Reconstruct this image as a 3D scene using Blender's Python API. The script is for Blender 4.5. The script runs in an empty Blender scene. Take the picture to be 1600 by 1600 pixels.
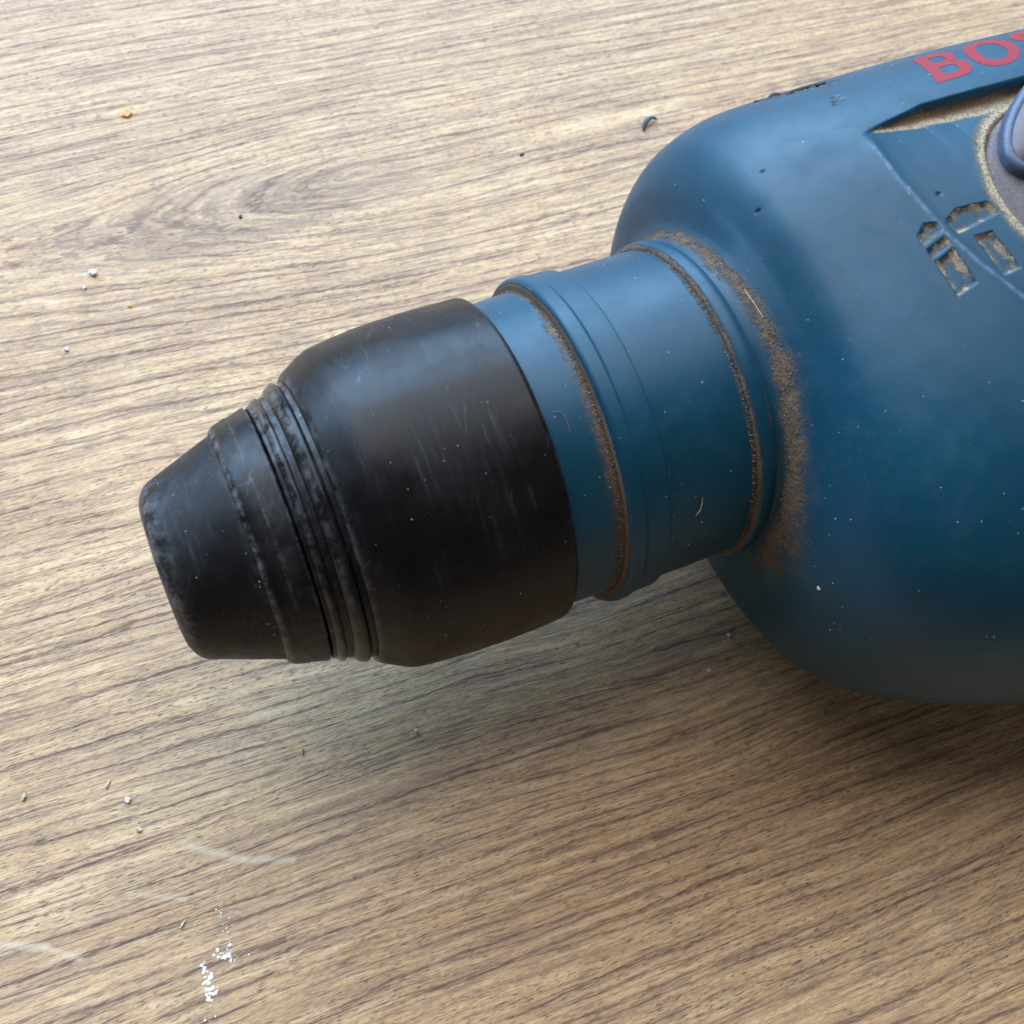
import bpy, bmesh, math, random
import numpy as np
from mathutils import Matrix, Vector
random.seed(4); rng = np.random.default_rng(4)
SC = bpy.context.scene
H = 0.036                      # height of the tool's axis above the table (m)
MM = 0.001

# ------------------------------------------------------------------ camera
def nrm(v):
    v = np.array(v, float); return v / np.linalg.norm(v)
CX = nrm([.911, -.3225, .259])                 # tool axis seen from the camera (right, down, forward)
_n0 = nrm(np.array([0, 0, -1.]) - np.array([0, 0, -1.]).dot(CX) * CX)
_u = np.array([0, -1., 0]); _u = nrm(_u - _u.dot(CX) * CX - _u.dot(_n0) * _n0)
PHI = math.radians(20)
CZ = math.cos(PHI) * _n0 + math.sin(PHI) * _u
CY = math.cos(PHI) * _u - math.sin(PHI) * _n0
DIST = 0.146
_p0 = np.array([2 / 1700 * DIST, -85 / 1700 * DIST, DIST])
loc = Vector((-_p0 @ CX, -_p0 @ CY, -_p0 @ CZ + H))
right = Vector((CX[0], CY[0], CZ[0])); up = -Vector((CX[1], CY[1], CZ[1])); back = -Vector((CX[2], CY[2], CZ[2]))
cam_d = bpy.data.cameras.new('camera'); cam = bpy.data.objects.new('camera', cam_d)
SC.collection.objects.link(cam)
M = Matrix((right, up, back)).transposed().to_4x4(); M.translation = loc
cam.matrix_world = M
cam_d.sensor_width = 36; cam_d.lens = 36 * 1700 / 1600
cam_d.clip_start = 0.005; cam_d.clip_end = 20
cam_d.dof.use_dof = True; cam_d.dof.focus_distance = 0.150; cam_d.dof.aperture_fstop = 42
SC.camera = cam

# ------------------------------------------------------------------ light
W = bpy.data.worlds.new('World'); SC.world = W; W.use_nodes = True
W.node_tree.nodes['Background'].inputs[0].default_value = (1.0, 0.95, 0.90, 1)
W.node_tree.nodes['Background'].inputs[1].default_value = 0.135
def area(name, loc, target, sx, sy, power, col):
    L = bpy.data.lights.new(name, 'AREA'); L.shape = 'RECTANGLE'; L.size = sx; L.size_y = sy
    L.energy = power; L.color = col
    o = bpy.data.objects.new(name, L); SC.collection.objects.link(o)
    o.location = loc
    o.rotation_euler = (Vector(target) - Vector(loc)).to_track_quat('-Z', 'Y').to_euler()
    return o
area('window_light', (-0.05, 1.00, 0.62), (0, 0, 0), 1.9, 0.70, 50, (0.43, 0.675, 1.0))
area('overhead_fill', (0.15, 0.66, 1.42), (0, 0, 0), 2.1, 1.2, 30, (0.97, 0.96, 0.97))  # added overhead fill that lifts the shaded table, standing in for ceiling bounce
SC.view_settings.view_transform = 'Standard'; SC.view_settings.look = 'None'
SC.view_settings.exposure = 0.0; SC.view_settings.gamma = 1

# ------------------------------------------------------------------ node helpers
class NT:
    def __init__(s, name):
        s.m = bpy.data.materials.new(name); s.m.use_nodes = True
        s.t = s.m.node_tree; s.n = s.t.nodes; s.b = s.n['Principled BSDF']
    def link(s, a, b): s.t.links.new(a, b)
    def setv(s, sock, v):
        if isinstance(v, bpy.types.NodeSocket): s.link(v, sock)
        elif isinstance(v, tuple) and len(v) == 3 and sock.type == 'RGBA': sock.default_value = (*v, 1)
        else: sock.default_value = v
    def math(s, op, a, b=0.0, c=None, clamp=False):
        n = s.n.new('ShaderNodeMath'); n.operation = op; n.use_clamp = clamp
        s.setv(n.inputs[0], a); s.setv(n.inputs[1], b)
        if c is not None: s.setv(n.inputs[2], c)
        return n.outputs[0]
    def vec(s, x, y, z=0.0):
        n = s.n.new('ShaderNodeCombineXYZ'); s.setv(n.inputs[0], x); s.setv(n.inputs[1], y); s.setv(n.inputs[2], z)
        return n.outputs[0]
    def sep(s, v):
        n = s.n.new('ShaderNodeSeparateXYZ'); s.link(v, n.inputs[0]); return n.outputs
    def noise(s, v, scale=1.0, detail=2.0, rough=0.5, dist=0.0):
        n = s.n.new('ShaderNodeTexNoise'); s.link(v, n.inputs['Vector'])
        n.inputs['Scale'].default_value = scale; n.inputs['Detail'].default_value = detail
        n.inputs['Roughness'].default_value = rough; n.inputs['Distortion'].default_value = dist
        return n.outputs['Fac']
    def voro(s, v, scale=1.0, feature='F1', rnd=1.0, out='Distance'):
        n = s.n.new('ShaderNodeTexVoronoi'); n.feature = feature; s.link(v, n.inputs['Vector'])
        n.inputs['Scale'].default_value = scale; n.inputs['Randomness'].default_value = rnd
        return n.outputs[out]
    def ramp(s, x, a, b, lo=0.0, hi=1.0):
        n = s.n.new('ShaderNodeMapRange'); n.interpolation_type = 'SMOOTHSTEP'
        s.setv(n.inputs[0], x); s.setv(n.inputs[1], a); s.setv(n.inputs[2], b); s.setv(n.inputs[3], lo); s.setv(n.inputs[4], hi)
        return n.outputs[0]
    def mix(s, f, a, b):
        n = s.n.new('ShaderNodeMix'); n.data_type = 'RGBA'
        s.setv(n.inputs[0], f); s.setv(n.inputs[6], a); s.setv(n.inputs[7], b); return n.outputs[2]
    def attr(s, name):
        n = s.n.new('ShaderNodeAttribute'); n.attribute_name = name; return n.outputs['Fac']
    def bump(s, h, strength, dist, prev=None):
        n = s.n.new('ShaderNodeBump'); n.inputs['Strength'].default_value = strength
        n.inputs['Distance'].default_value = dist; s.link(h, n.inputs['Height'])
        if prev is not None: s.link(prev, n.inputs['Normal'])
        return n.outputs[0]
    def coord(s, mul=1000.0, which='Object'):
        n = s.n.new('ShaderNodeTexCoord')
        v = s.n.new('ShaderNodeVectorMath'); v.operation = 'SCALE'; s.link(n.outputs[which], v.inputs[0]); v.inputs['Scale'].default_value = mul
        return v.outputs[0]
    def out(s, col=None, rough=None, normal=None, **k):
        if col is not None: s.setv(s.b.inputs['Base Color'], col)
        if rough is not None: s.setv(s.b.inputs['Roughness'], rough)
        if normal is not None: s.link(normal, s.b.inputs['Normal'])
        for a, v in k.items(): s.setv(s.b.inputs[a.replace('_', ' ')], v)
        return s.m

# ------------------------------------------------------------------ materials
def mat_table():
    N = NT('oak_laminate'); P = N.coord(); x, y, _ = N.sep(P)
    # slow wander of the grain
    w1 = N.noise(N.vec(N.math('MULTIPLY', x, .006), N.math('MULTIPLY', y, .022)), 1, 2, .5)
    w2 = N.noise(N.vec(N.math('MULTIPLY', x, .035), N.math('MULTIPLY', y, .10), 7.0), 1, 3, .55)
    v = N.math('ADD', y, N.math('MULTIPLY', N.math('SUBTRACT', w1, .5), 8.0))
    v = N.math('ADD', v, N.math('MULTIPLY', N.math('SUBTRACT', w2, .5), 1.5))
    # cathedral figure whose closed end points left
    def cath(v, x0, y0, k, open_w, slope=0.0):
        dv = N.math('SUBTRACT', v, N.math('ADD', y0, N.math('MULTIPLY', N.math('SUBTRACT', x, x0), slope)))
        du = N.math('SUBTRACT', x, x0)
        q = N.math('ADD', N.math('MULTIPLY', dv, dv), N.math('MULTIPLY', N.math('MULTIPLY', du, du), k * k))
        q = N.math('SQRT', N.math('ADD', q, open_w * open_w))
        return q, dv
    dv1 = N.math('SUBTRACT', v, N.math('ADD', 82.0, N.math('MULTIPLY', x, -.06)))
    ww = N.math('MULTIPLY', N.math('TANH', N.math('MULTIPLY', N.math('MAXIMUM', N.math('SUBTRACT', 8.0, x), 0.0), .25 / 13.0)), 13.0)
    q1 = N.math('SQRT', N.math('ADD', N.math('ADD', N.math('MULTIPLY', dv1, dv1), N.math('MULTIPLY', ww, ww)), 1.0))
    q1 = N.math('ADD', q1, N.math('MULTIPLY', dv1, .22))
    mn = N.n.new('ShaderNodeMath'); mn.operation = 'ADD'; N.link(q1, mn.inputs[0]); mn.inputs[1].default_value = 0.0
    F = mn.outputs[0]
    side = N.math('MULTIPLY', N.ramp(v, 70.0, 90.0), 3.7)      # the two flanks of the figure are not mirror images
    def lines(spacing, width, seed, warp):
        wn = N.noise(N.vec(N.math('MULTIPLY', x, .010), N.math('MULTIPLY', F, .09), N.math('ADD', side, seed)), 1, 3, .6)
        wf = N.noise(N.vec(N.math('MULTIPLY', x, .07), N.math('MULTIPLY', F, .5), seed + 4.0), 1, 3, .6)
        f = N.math('ADD', F, N.math('MULTIPLY', N.math('SUBTRACT', wn, .5), warp))
        f = N.math('ADD', f, N.math('MULTIPLY', N.math('SUBTRACT', wf, .5), warp * .16))
        n = N.n.new('ShaderNodeTexVoronoi'); n.voronoi_dimensions = '1D'; n.feature = 'F1'
        N.link(N.math('ADD', N.math('DIVIDE', f, spacing), seed * 7.3), n.inputs['W']); n.inputs['Scale'].default_value = 1.0
        n.inputs['Randomness'].default_value = 1.0
        cr, cg, _ = N.sep(n.outputs['Color'])
        d = N.math('MULTIPLY', n.outputs['Distance'], spacing)
        d = N.math('ADD', d, N.math('MULTIPLY', N.math('SUBTRACT', fib, .42), width * 3.6))
        # every line fades in and out along its length
        pr = N.noise(N.vec(N.math('MULTIPLY', x, .030), N.math('MULTIPLY', cr, 40.0), seed), 1, 3, .65)
        return N.math('MULTIPLY', N.math('MULTIPLY', N.ramp(d, width * .25, width, 1, 0), N.ramp(pr, .36, .56)), N.ramp(cg, .0, .5, .45, 1.0)), N.math('MULTIPLY', N.ramp(d, 0.0, width * 4.5, 1, 0), N.ramp(pr, .42, .60))
    fib = N.noise(N.vec(N.math('MULTIPLY', x, .40), N.math('MULTIPLY', v, 3.0), 2.0), 1, 4, .65)
    fib2 = N.noise(N.vec(N.math('MULTIPLY', x, 1.1), N.math('MULTIPLY', v, 6.5), 9.0), 1, 2, .6)
    fib3 = N.noise(N.vec(N.math('MULTIPLY', x, .16), N.math('MULTIPLY', v, 1.4), 12.0), 1, 3, .6)
    A, Ah = lines(2.3, .30, 1.0, 5.0)
    A2, A2h = lines(1.5, .24, 2.0, 6.0)
    B, Bh = lines(.9, .17, 3.0, 4.5)
    C, Ch = lines(.75, .12, 4.0, 5.0)
    pores = N.ramp(N.noise(N.vec(N.math('MULTIPLY', x, .60), N.math('MULTIPLY', v, 4.6), 31.0), 1, 1.5, .5), .615, .665)
    pmask = N.ramp(N.noise(N.vec(N.math('MULTIPLY', x, .03), N.math('MULTIPLY', v, .12), 44.0), 1, 2), .36, .58, .35, 1.0)
    pores = N.math('MULTIPLY', pores, pmask)
    tone = N.noise(N.vec(N.math('MULTIPLY', x, .012), N.math('MULTIPLY', F, .10), 8.0), 1, 3, .55)
    tone2 = N.noise(N.vec(N.math('MULTIPLY', x, .05), N.math('MULTIPLY', F, .7), 18.0), 1, 3, .6)
    light = (.68, .460, .245); mid = (.51, .325, .165); warm = (.64, .385, .175); dark = (.14, .085, .062)
    c = N.mix(N.ramp(tone, .33, .66), mid, light)
    c = N.mix(N.ramp(tone2, .42, .70, 0, .55), c, warm)
    c = N.mix(N.ramp(fib3, .46, .72, 0, .42), c, (.33, .225, .165))
    stk = N.noise(N.vec(N.math('MULTIPLY', x, .085), N.math('MULTIPLY', F, 1.25), 71.0), 1, 3, .62)
    stk2 = N.noise(N.vec(N.math('MULTIPLY', x, .20), N.math('MULTIPLY', F, 2.9), 83.0), 1, 3, .62)
    c = N.mix(N.ramp(stk, .50, .66, 0, .50), c, (.27, .175, .12))
    c = N.mix(N.ramp(stk2, .52, .64, 0, .70), c, (.20, .125, .088))
    c = N.mix(N.ramp(stk, .47, .35, 0, .52), c, (.82, .60, .36))
    c = N.mix(N.ramp(fib, .47, .72, 0, .60), c, (.235, .155, .11))
    c = N.mix(N.ramp(fib2, .48, .70, 0, .42), c, (.74, .57, .38))
    c = N.mix(N.ramp(fib2, .50, .30, 0, .36), c, (.26, .175, .125))
    a, a2, b = A, A2, B
    c = N.mix(N.math('MULTIPLY', Ah, .34), c, (.27, .175, .135))
    c = N.mix(N.math('MULTIPLY', A2h, .22), c, (.27, .175, .135))
    c = N.mix(N.math('MULTIPLY', C, .34), c, (.22, .14, .105))
    c = N.mix(N.math('MULTIPLY', b, .50), c, (.19, .12, .092))
    c = N.mix(N.math('MULTIPLY', a2, .70), c, (.16, .098, .070))
    c = N.mix(N.math('MULTIPLY', a, .76), c, dark)
    ex = N.math('MULTIPLY', N.math('ADD', x, 14.0), 1 / 38.0); ey = N.math('MULTIPLY', N.math('SUBTRACT', v, 79.5), 1 / 9.0)
    sm = N.math('ADD', N.math('MULTIPLY', ex, ex), N.math('MULTIPLY', ey, ey))
    sm = N.math('MULTIPLY', N.ramp(sm, .1, 1.3, 1, 0), N.ramp(N.math('ADD', N.math('MULTIPLY', fib3, .5), N.math('MULTIPLY', stk, .5)), .38, .56, .35, 1))
    c = N.mix(N.math('MULTIPLY', sm, .60), c, (.21, .145, .105))
    c = N.mix(N.math('MULTIPLY', pores, .75), c, (.10, .062, .045))
    # pale rubbed scratches
    def seg(ax, ay, bx, by, w):
        dx, dy = bx - ax, by - ay; L2 = dx * dx + dy * dy
        px_ = N.math('SUBTRACT', x, ax); py_ = N.math('SUBTRACT', y, ay)
        t = N.math('DIVIDE', N.math('ADD', N.math('MULTIPLY', px_, dx), N.math('MULTIPLY', py_, dy)), L2, clamp=True)
        ex = N.math('SUBTRACT', px_, N.math('MULTIPLY', t, dx)); ey = N.math('SUBTRACT', py_, N.math('MULTIPLY', t, dy))
        d = N.math('SQRT', N.math('ADD', N.math('MULTIPLY', ex, ex), N.math('MULTIPLY', ey, ey)))
        return N.ramp(N.math('ADD', d, N.math('MULTIPLY', N.math('SUBTRACT', fib, .5), w)), 0.0, w, 1.0, 0.0)
    for (ax, ay, bx, by, w, s) in ((-58, -25.2, -51, -30.4, .9, .5), (-51, -30.4, -44.6, -33.0, .8, .5), (-84, -28.4, -79, -31, .9, .55),
                                   (-79, -31, -75.1, -34.2, .7, .5), (-66.9, -28.5, -60, -32.3, .6, .4)):
        c = N.mix(N.math('MULTIPLY', seg(ax, ay, bx, by, w), s), c, (.66, .53, .38))
    h = N.math('SUBTRACT', 1.0, N.math('ADD', N.math('ADD', N.math('MULTIPLY', a, .9), N.math('MULTIPLY', a2, .7)), N.math('MULTIPLY', pores, .9)))
    h = N.math('ADD', h, N.math('MULTIPLY', fib, .35))
    nb = N.bump(h, .55, .00012)
    r = N.ramp(N.math('ADD', a, fib), .2, 1.4, .50, .68)
    return N.out(c, r, nb, Specular_IOR_Level=.26)

def dust_layer(N, col, rough, nb, base_attr='dust', tint=(.140, .098, .066)):
    P = N.coord()
    d = N.attr(base_attr)
    n1 = N.noise(P, 1.6, 4, .65); n2 = N.noise(P, 5.5, 3, .6)
    m = N.math('ADD', d, N.math('MULTIPLY', N.math('SUBTRACT', n1, .5), 1.1))
    m = N.math('ADD', m, N.math('MULTIPLY', N.math('SUBTRACT', n2, .5), .9))
    n0 = N.noise(P, .32, 3, .6)
    m = N.math('ADD', m, N.math('MULTIPLY', N.math('SUBTRACT', n0, .5), 1.3))
    m = N.math('MULTIPLY', N.ramp(m, .28, .74), N.ramp(d, .01, .22))
    m = N.math('MAXIMUM', m, N.math('MULTIPLY', N.ramp(d, .0, .7), N.ramp(n0, .3, .7, .15, .62)))
    tan = N.mix(N.ramp(n2, .35, .65), tint, tuple(k * 1.75 for k in tint))
    pale = N.mix(N.attr('pale'), tan, (.50, .42, .28))
    speck = N.ramp(N.noise(P, 9, 2, .6), .60, .70)
    pale = N.mix(N.math('MULTIPLY', speck, .6), pale, (.03, .022, .015))
    col = N.mix(m, col, pale)
    rough = N.math('ADD', rough, N.math('MULTIPLY', m, .5), clamp=True)
    g = N.bump(N.math('MULTIPLY', N.noise(P, 4.5, 4, .7), m), .9, .00035, nb)
    return col, rough, g

def mat_blue(name='blue_plastic', dust=True):
    N = NT(name); P = N.coord()
    big = N.noise(P, .05, 3, .6); med = N.noise(P, .35, 4, .6); fine = N.noise(P, 11, 2, .5)
    base = N.mix(N.ramp(big, .35, .7), (.0010, .045, .082), (.0020, .058, .101))
    # greyish haze of handling and plaster film
    film = N.math('MULTIPLY', N.ramp(med, .45, .80), N.ramp(big, .38, .62))
    base = N.mix(N.math('MULTIPLY', film, .10), base, (.09, .14, .20))
    # small dust specks, sparse
    def specks(scale, r0, keep, seed):
        off = N.n.new('ShaderNodeVectorMath'); off.operation = 'ADD'; N.link(P, off.inputs[0]); off.inputs[1].default_value = (seed, seed * 2, 0)
        vd = N.voro(off.outputs[0], scale)
        n = N.n.new('ShaderNodeTexVoronoi'); N.link(off.outputs[0], n.inputs['Vector']); n.inputs['Scale'].default_value = scale
        cx, _, _ = N.sep(n.outputs['Color'])
        return N.math('MULTIPLY', N.ramp(vd, r0 * .4, r0, 1, 0), N.ramp(cx, keep, keep + .02))
    s1 = specks(.42, .055, .60, 3.0); s2 = specks(1.1, .09, .82, 9.0); s3 = specks(.6, .05, .80, 17.0)
    base = N.mix(N.math('MULTIPLY', s1, .7), base, (.42, .46, .45))
    base = N.mix(N.math('MULTIPLY', s2, .55), base, (.16, .24, .26))
    base = N.mix(N.math('MULTIPLY', s3, .8), base, (.006, .010, .015))
    # hairline scuffs
    st = N.noise(P, .9, 1, .5, 2.0)
    sc = N.math('MULTIPLY', N.ramp(N.math('ABSOLUTE', N.math('SUBTRACT', st, .5)), 0, .006, 1, 0), N.ramp(N.noise(P, .12, 2), .56, .66))
    base = N.mix(N.math('MULTIPLY', sc, .35), base, (.20, .27, .32))
    base = N.mix(N.math('MULTIPLY', N.attr('rub'), N.ramp(N.noise(P, 1.1, 3, .7), .35, .6, .12, .5)), base, (.13, .22, .32))
    base = N.mix(N.attr('chip'), base, (.006, .009, .012))
    rough = N.math('ADD', N.ramp(med, .3, .75, .36, .48), N.math('MULTIPLY', N.math('SUBTRACT', fine, .5), .10))
    nb = N.bump(N.math('ADD', N.math('MULTIPLY', fine, 1.0), N.math('MULTIPLY', med, .7)), .26, .00009)
    if dust: base, rough, nb = dust_layer(N, base, rough, nb)
    return N.out(base, rough, nb, Specular_IOR_Level=.34)

def mat_black(name='black_rubber', tone=(.0035, .0033, .0042), rough=(.31, .48)):
    N = NT(name); P = N.coord()
    uv = N.n.new('ShaderNodeUVMap').outputs[0]; u, v, _ = N.sep(uv)     # u: mm along the axis, v: mm round it
    cir = N.noise(N.vec(N.math('MULTIPLY', u, 1.5), N.math('MULTIPLY', v, .09)), 1, 3, .6)
    patch = N.noise(P, .13, 3, .6); fine = N.noise(P, 6, 3, .6)
    wear = N.math('MULTIPLY', N.ramp(cir, .52, .76), N.ramp(patch, .42, .66))
    c = N.mix(N.ramp(patch, .35, .7), tone, tuple(k * 1.35 + .002 for k in tone))
    c = N.mix(N.math('MULTIPLY', wear, .34), c, (.075, .075, .082))
    # longer scratches at odd angles
    st = N.noise(N.vec(N.math('MULTIPLY', N.math('ADD', u, N.math('MULTIPLY', v, .35)), .9), N.math('MULTIPLY', v, .06), 4.0), 1, 0, .5)
    sc = N.math('MULTIPLY', N.ramp(N.math('ABSOLUTE', N.math('SUBTRACT', st, .5)), 0, .007, 1, 0), N.ramp(N.noise(P, .16, 2), .50, .60))
    c = N.mix(N.math('MULTIPLY', sc, .26), c, (.17, .17, .17))
    n = N.n.new('ShaderNodeTexVoronoi'); N.link(P, n.inputs['Vector']); n.inputs['Scale'].default_value = .75
    cx, _, _ = N.sep(n.outputs['Color'])
    sp = N.math('MULTIPLY', N.ramp(n.outputs['Distance'], .04, .10, 1, 0), N.ramp(cx, .80, .82))
    c = N.mix(N.math('MULTIPLY', sp, .8), c, (.24, .21, .15))
    # worn, chalky edges; core and ridges are also paler on their far upper side
    e = N.math('MULTIPLY', N.attr('edge'), N.ramp(N.noise(P, .55, 5, .75), .40, .68))
    c = N.mix(N.math('MULTIPLY', e, .62), c, (.20, .205, .215))
    r = N.math('ADD', N.ramp(patch, .35, .68, rough[0], rough[1]), N.math('MULTIPLY', N.math('SUBTRACT', cir, .5), .18))
    nb = N.bump(N.math('ADD', N.math('MULTIPLY', cir, .7), N.math('MULTIPLY', fine, .35)), .35, .00012)
    pit = N.ramp(N.noise(P, 1.7, 4, .7), .64, .72, 1, 0)
    nb = N.bump(pit, .30, .00006, nb)
    c, r, nb = dust_layer(N, c, r, nb, tint=(.13, .10, .075))
    return N.out(c, r, nb, Specular_IOR_Level=.25)

def mat_plain(name, col, rough=.6, var=.3, scale=1.5, spec=.4):
    N = NT(name); P = N.coord(); n = N.noise(P, scale, 4, .6)
    c = N.mix(N.ramp(n, .3, .7), tuple(k * (1 - var) for k in col), tuple(min(1, k * (1 + var)) for k in col))
    return N.out(c, rough, N.bump(n, .4, .0001), Specular_IOR_Level=spec)

def mat_red():
    N = NT('red_print'); P = N.coord(); n = N.noise(P, 1.3, 4, .7); n2 = N.noise(P, 5, 3, .6)
    c = N.mix(N.ramp(n, .35, .7), (.28, .011, .017), (.21, .024, .038))
    c = N.mix(N.ramp(n2, .60, .74, 0, .55), c, (.04, .085, .13))
    return N.out(c, .55, N.bump(n2, .2, .00006), Specular_IOR_Level=.25)

def mat_knob():
    N = NT('selector_grey'); P = N.coord(); n = N.noise(P, .5, 4, .65); n2 = N.noise(P, 3, 4, .65)
    c = N.mix(N.ramp(n, .3, .7), (.045, .040, .050), (.075, .066, .072))
    c = N.mix(N.ramp(n2, .5, .75, 0, .5), c, (.24, .21, .17))
    c, r, nb = dust_layer(N, c, .5, None if False else N.bump(n2, .3, .0001), tint=(.22, .17, .12))
    return N.out(c, r, nb)

MT = mat_table(); MB = mat_blue(); MK = mat_black()
MCAP = mat_black('black_rubber_cap', (.005, .0052, .0066), (.42, .6))
MRIDGE = mat_black('black_rubber_ridge', rough=(.16, .32)); MRED = mat_red(); MKNOB = mat_knob()
MRIM = mat_plain('selector_rim_blue', (.060, .085, .135), .42, .2)
MGRAIN = mat_plain('dust_grain', (.20, .15, .10), .9, .5, 4)
MPALE = mat_plain('pale_sawdust', (.62, .52, .36), .8, .25, 3)
MWHITE = mat_plain('white_plaster', (.80, .79, .76), .7, .1, 3)
MORANGE = mat_plain('orange_crumb', (.62, .36, .13), .7, .3, 4)
MDARK = mat_plain('dark_shaving', (.012, .035, .05), .4, .4, 3)

# ------------------------------------------------------------------ object helpers
def link(o, parent=None):
    SC.collection.objects.link(o)
    if parent is not None: o.parent = parent
    return o
def grid_mesh(name, P, mat, parent=None, attrs=None, uv=None, closed=True, flip=False):
    """P: (n, m, 3) grid of points in metres; the second index runs round when closed."""
    n, m = P.shape[:2]
    idx = np.arange(n * m).reshape(n, m)
    a = idx[:-1, :]; b = idx[1:, :]
    if closed: a2 = np.roll(a, -1, 1); b2 = np.roll(b, -1, 1)
    else: a2 = a[:, 1:]; b2 = b[:, 1:]; a = a[:, :-1]; b = b[:, :-1]
    q = np.stack([a, b, b2, a2], -1).reshape(-1, 4)
    if flip: q = q[:, ::-1]
    me = bpy.data.meshes.new(name)
    me.vertices.add(n * m); me.vertices.foreach_set('co', P.reshape(-1, 3).astype(np.float32).ravel())
    me.loops.add(q.size); me.loops.foreach_set('vertex_index', q.astype(np.int32).ravel())
    me.polygons.add(len(q)); me.polygons.foreach_set('loop_start', np.arange(0, q.size, 4, dtype=np.int32))
    try: me.polygons.foreach_set('loop_total', np.full(len(q), 4, np.int32))
    except Exception: pass
    me.polygons.foreach_set('use_smooth', np.ones(len(q), bool))
    me.update(calc_edges=True)
    for k, v in (attrs or {}).items():
        at = me.attributes.new(k, 'FLOAT', 'POINT'); at.data.foreach_set('value', np.clip(v, 0, 1).astype(np.float32).ravel())
    if uv is not None:
        l = me.uv_layers.new(name='UVMap'); l.data.foreach_set('uv', uv.reshape(-1, 2)[q.ravel()].astype(np.float32).ravel())
    me.materials.append(mat)
    return link(bpy.data.objects.new(name, me), parent)
def poly_mesh(name, verts, faces, mat, parent=None, smooth=True):
    me = bpy.data.meshes.new(name); me.from_pydata([tuple(v) for v in verts], [], faces)
    me.materials.append(mat)
    if smooth: me.shade_smooth()
    me.update()
    return link(bpy.data.objects.new(name, me), parent)
def tag(o, label=None, cat=None, kind=None, group=None):
    if label: o['label'] = label
    if cat: o['category'] = cat
    if kind: o['kind'] = kind
    if group: o['group'] = group
    return o
def sstep(x, a, b):
    t = np.clip((x - a) / (b - a), 0, 1); return t * t * (3 - 2 * t)
def bell(x, c, w): return np.exp(-((x - c) / w) ** 2)

# small value-noise, used to roughen dust edges
_G = rng.random((64, 64))
def vnoise(x, y):
    xi = np.floor(x).astype(int); yi = np.floor(y).astype(int); fx = x - xi; fy = y - yi
    fx = fx * fx * (3 - 2 * fx); fy = fy * fy * (3 - 2 * fy)
    g = lambda i, j: _G[i % 64, j % 64]
    return (g(xi, yi) * (1 - fx) + g(xi + 1, yi) * fx) * (1 - fy) + (g(xi, yi + 1) * (1 - fx) + g(xi + 1, yi + 1) * fx) * fy - .5

# ------------------------------------------------------------------ setting: the table top
tb = []
me = bpy.data.meshes.new('table_top'); bm = bmesh.new()
bmesh.ops.create_cube(bm, size=1)
bmesh.ops.scale(bm, vec=(1.3, .8, .028), verts=bm.verts); bmesh.ops.translate(bm, vec=(.12, .05, -.014), verts=bm.verts)
bmesh.ops.bevel(bm, geom=bm.edges[:], offset=.003, segments=3, affect='EDGES')
bm.to_mesh(me); bm.free(); me.materials.append(MT)
table = link(bpy.data.objects.new('table_top', me))
tag(table, 'light brown wood grain laminate table top under the tool', kind='structure')

# ------------------------------------------------------------------ the rotary hammer
root = link(bpy.data.objects.new('rotary_hammer', None)); root.location = (0, 0, H); root.empty_display_size = .02
tag(root, 'dusty blue rotary hammer drill with a worn black chuck, lying on the table', 'power tool')

def smooth_profile(pts, rad=.25, n=5):
    """round the corners of a (s, r) polyline with small arcs, and add points on long runs"""
    out = [np.array(pts[0], float)]
    for i in range(1, len(pts) - 1):
        p0, p1, p2 = (np.array(pts[j], float) for j in (i - 1, i, i + 1))
        R = pts[i][2] if len(pts[i]) > 2 else rad
        p0, p1, p2 = p0[:2], p1[:2], p2[:2]
        d0 = np.linalg.norm(p1 - p0); d2 = np.linalg.norm(p2 - p1); c = min(R, d0 * .48, d2 * .48)
        a = p1 + (p0 - p1) / d0 * c; b = p1 + (p2 - p1) / d2 * c
        for t in np.linspace(0, 1, n): out.append((1 - t) ** 2 * a + 2 * t * (1 - t) * p1 + t * t * b)
    out.append(np.array(pts[-1][:2], float)); out[0] = out[0][:2]
    res = [out[0]]
    for p in out[1:]:
        L = np.linalg.norm(p - res[-1])
        if L < 1e-6: continue
        k = max(1, int(L / 1.0)); a = res[-1]
        for j in range(1, k + 1): res.append(a + (p - a) * j / k)
    return np.array(res)
def lathe(name, pts, mat, dust=None, pale=None, edge=None, rad=.25, nth=360, wob=.0, warp=None, parent=root):
    pr = smooth_profile(pts, rad); th = np.linspace(0, 2 * np.pi, nth, endpoint=False)
    s = np.repeat(pr[:, :1], nth, 1); r = np.repeat(pr[:, 1:2], nth, 1); T = np.repeat(th[None], len(pr), 0)
    if wob: r = r + wob * (vnoise(s * .8 + 9, T * 6) + .6 * vnoise(s * 2.3, T * 15))
    if warp is not None: s = s + warp(s, T)
    P = np.stack([s, r * np.cos(T), r * np.sin(T)], -1) * MM
    at = {'dust': dust(s, T, r) if dust else np.zeros_like(s), 'pale': pale(s, T, r) if pale else np.zeros_like(s),
          'edge': edge(s, T, r) if edge else np.zeros_like(s), 'chip': np.zeros_like(s)}
    return grid_mesh(name, P, mat, parent, at, np.stack([s, T * 22], -1), flip=False)

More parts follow.
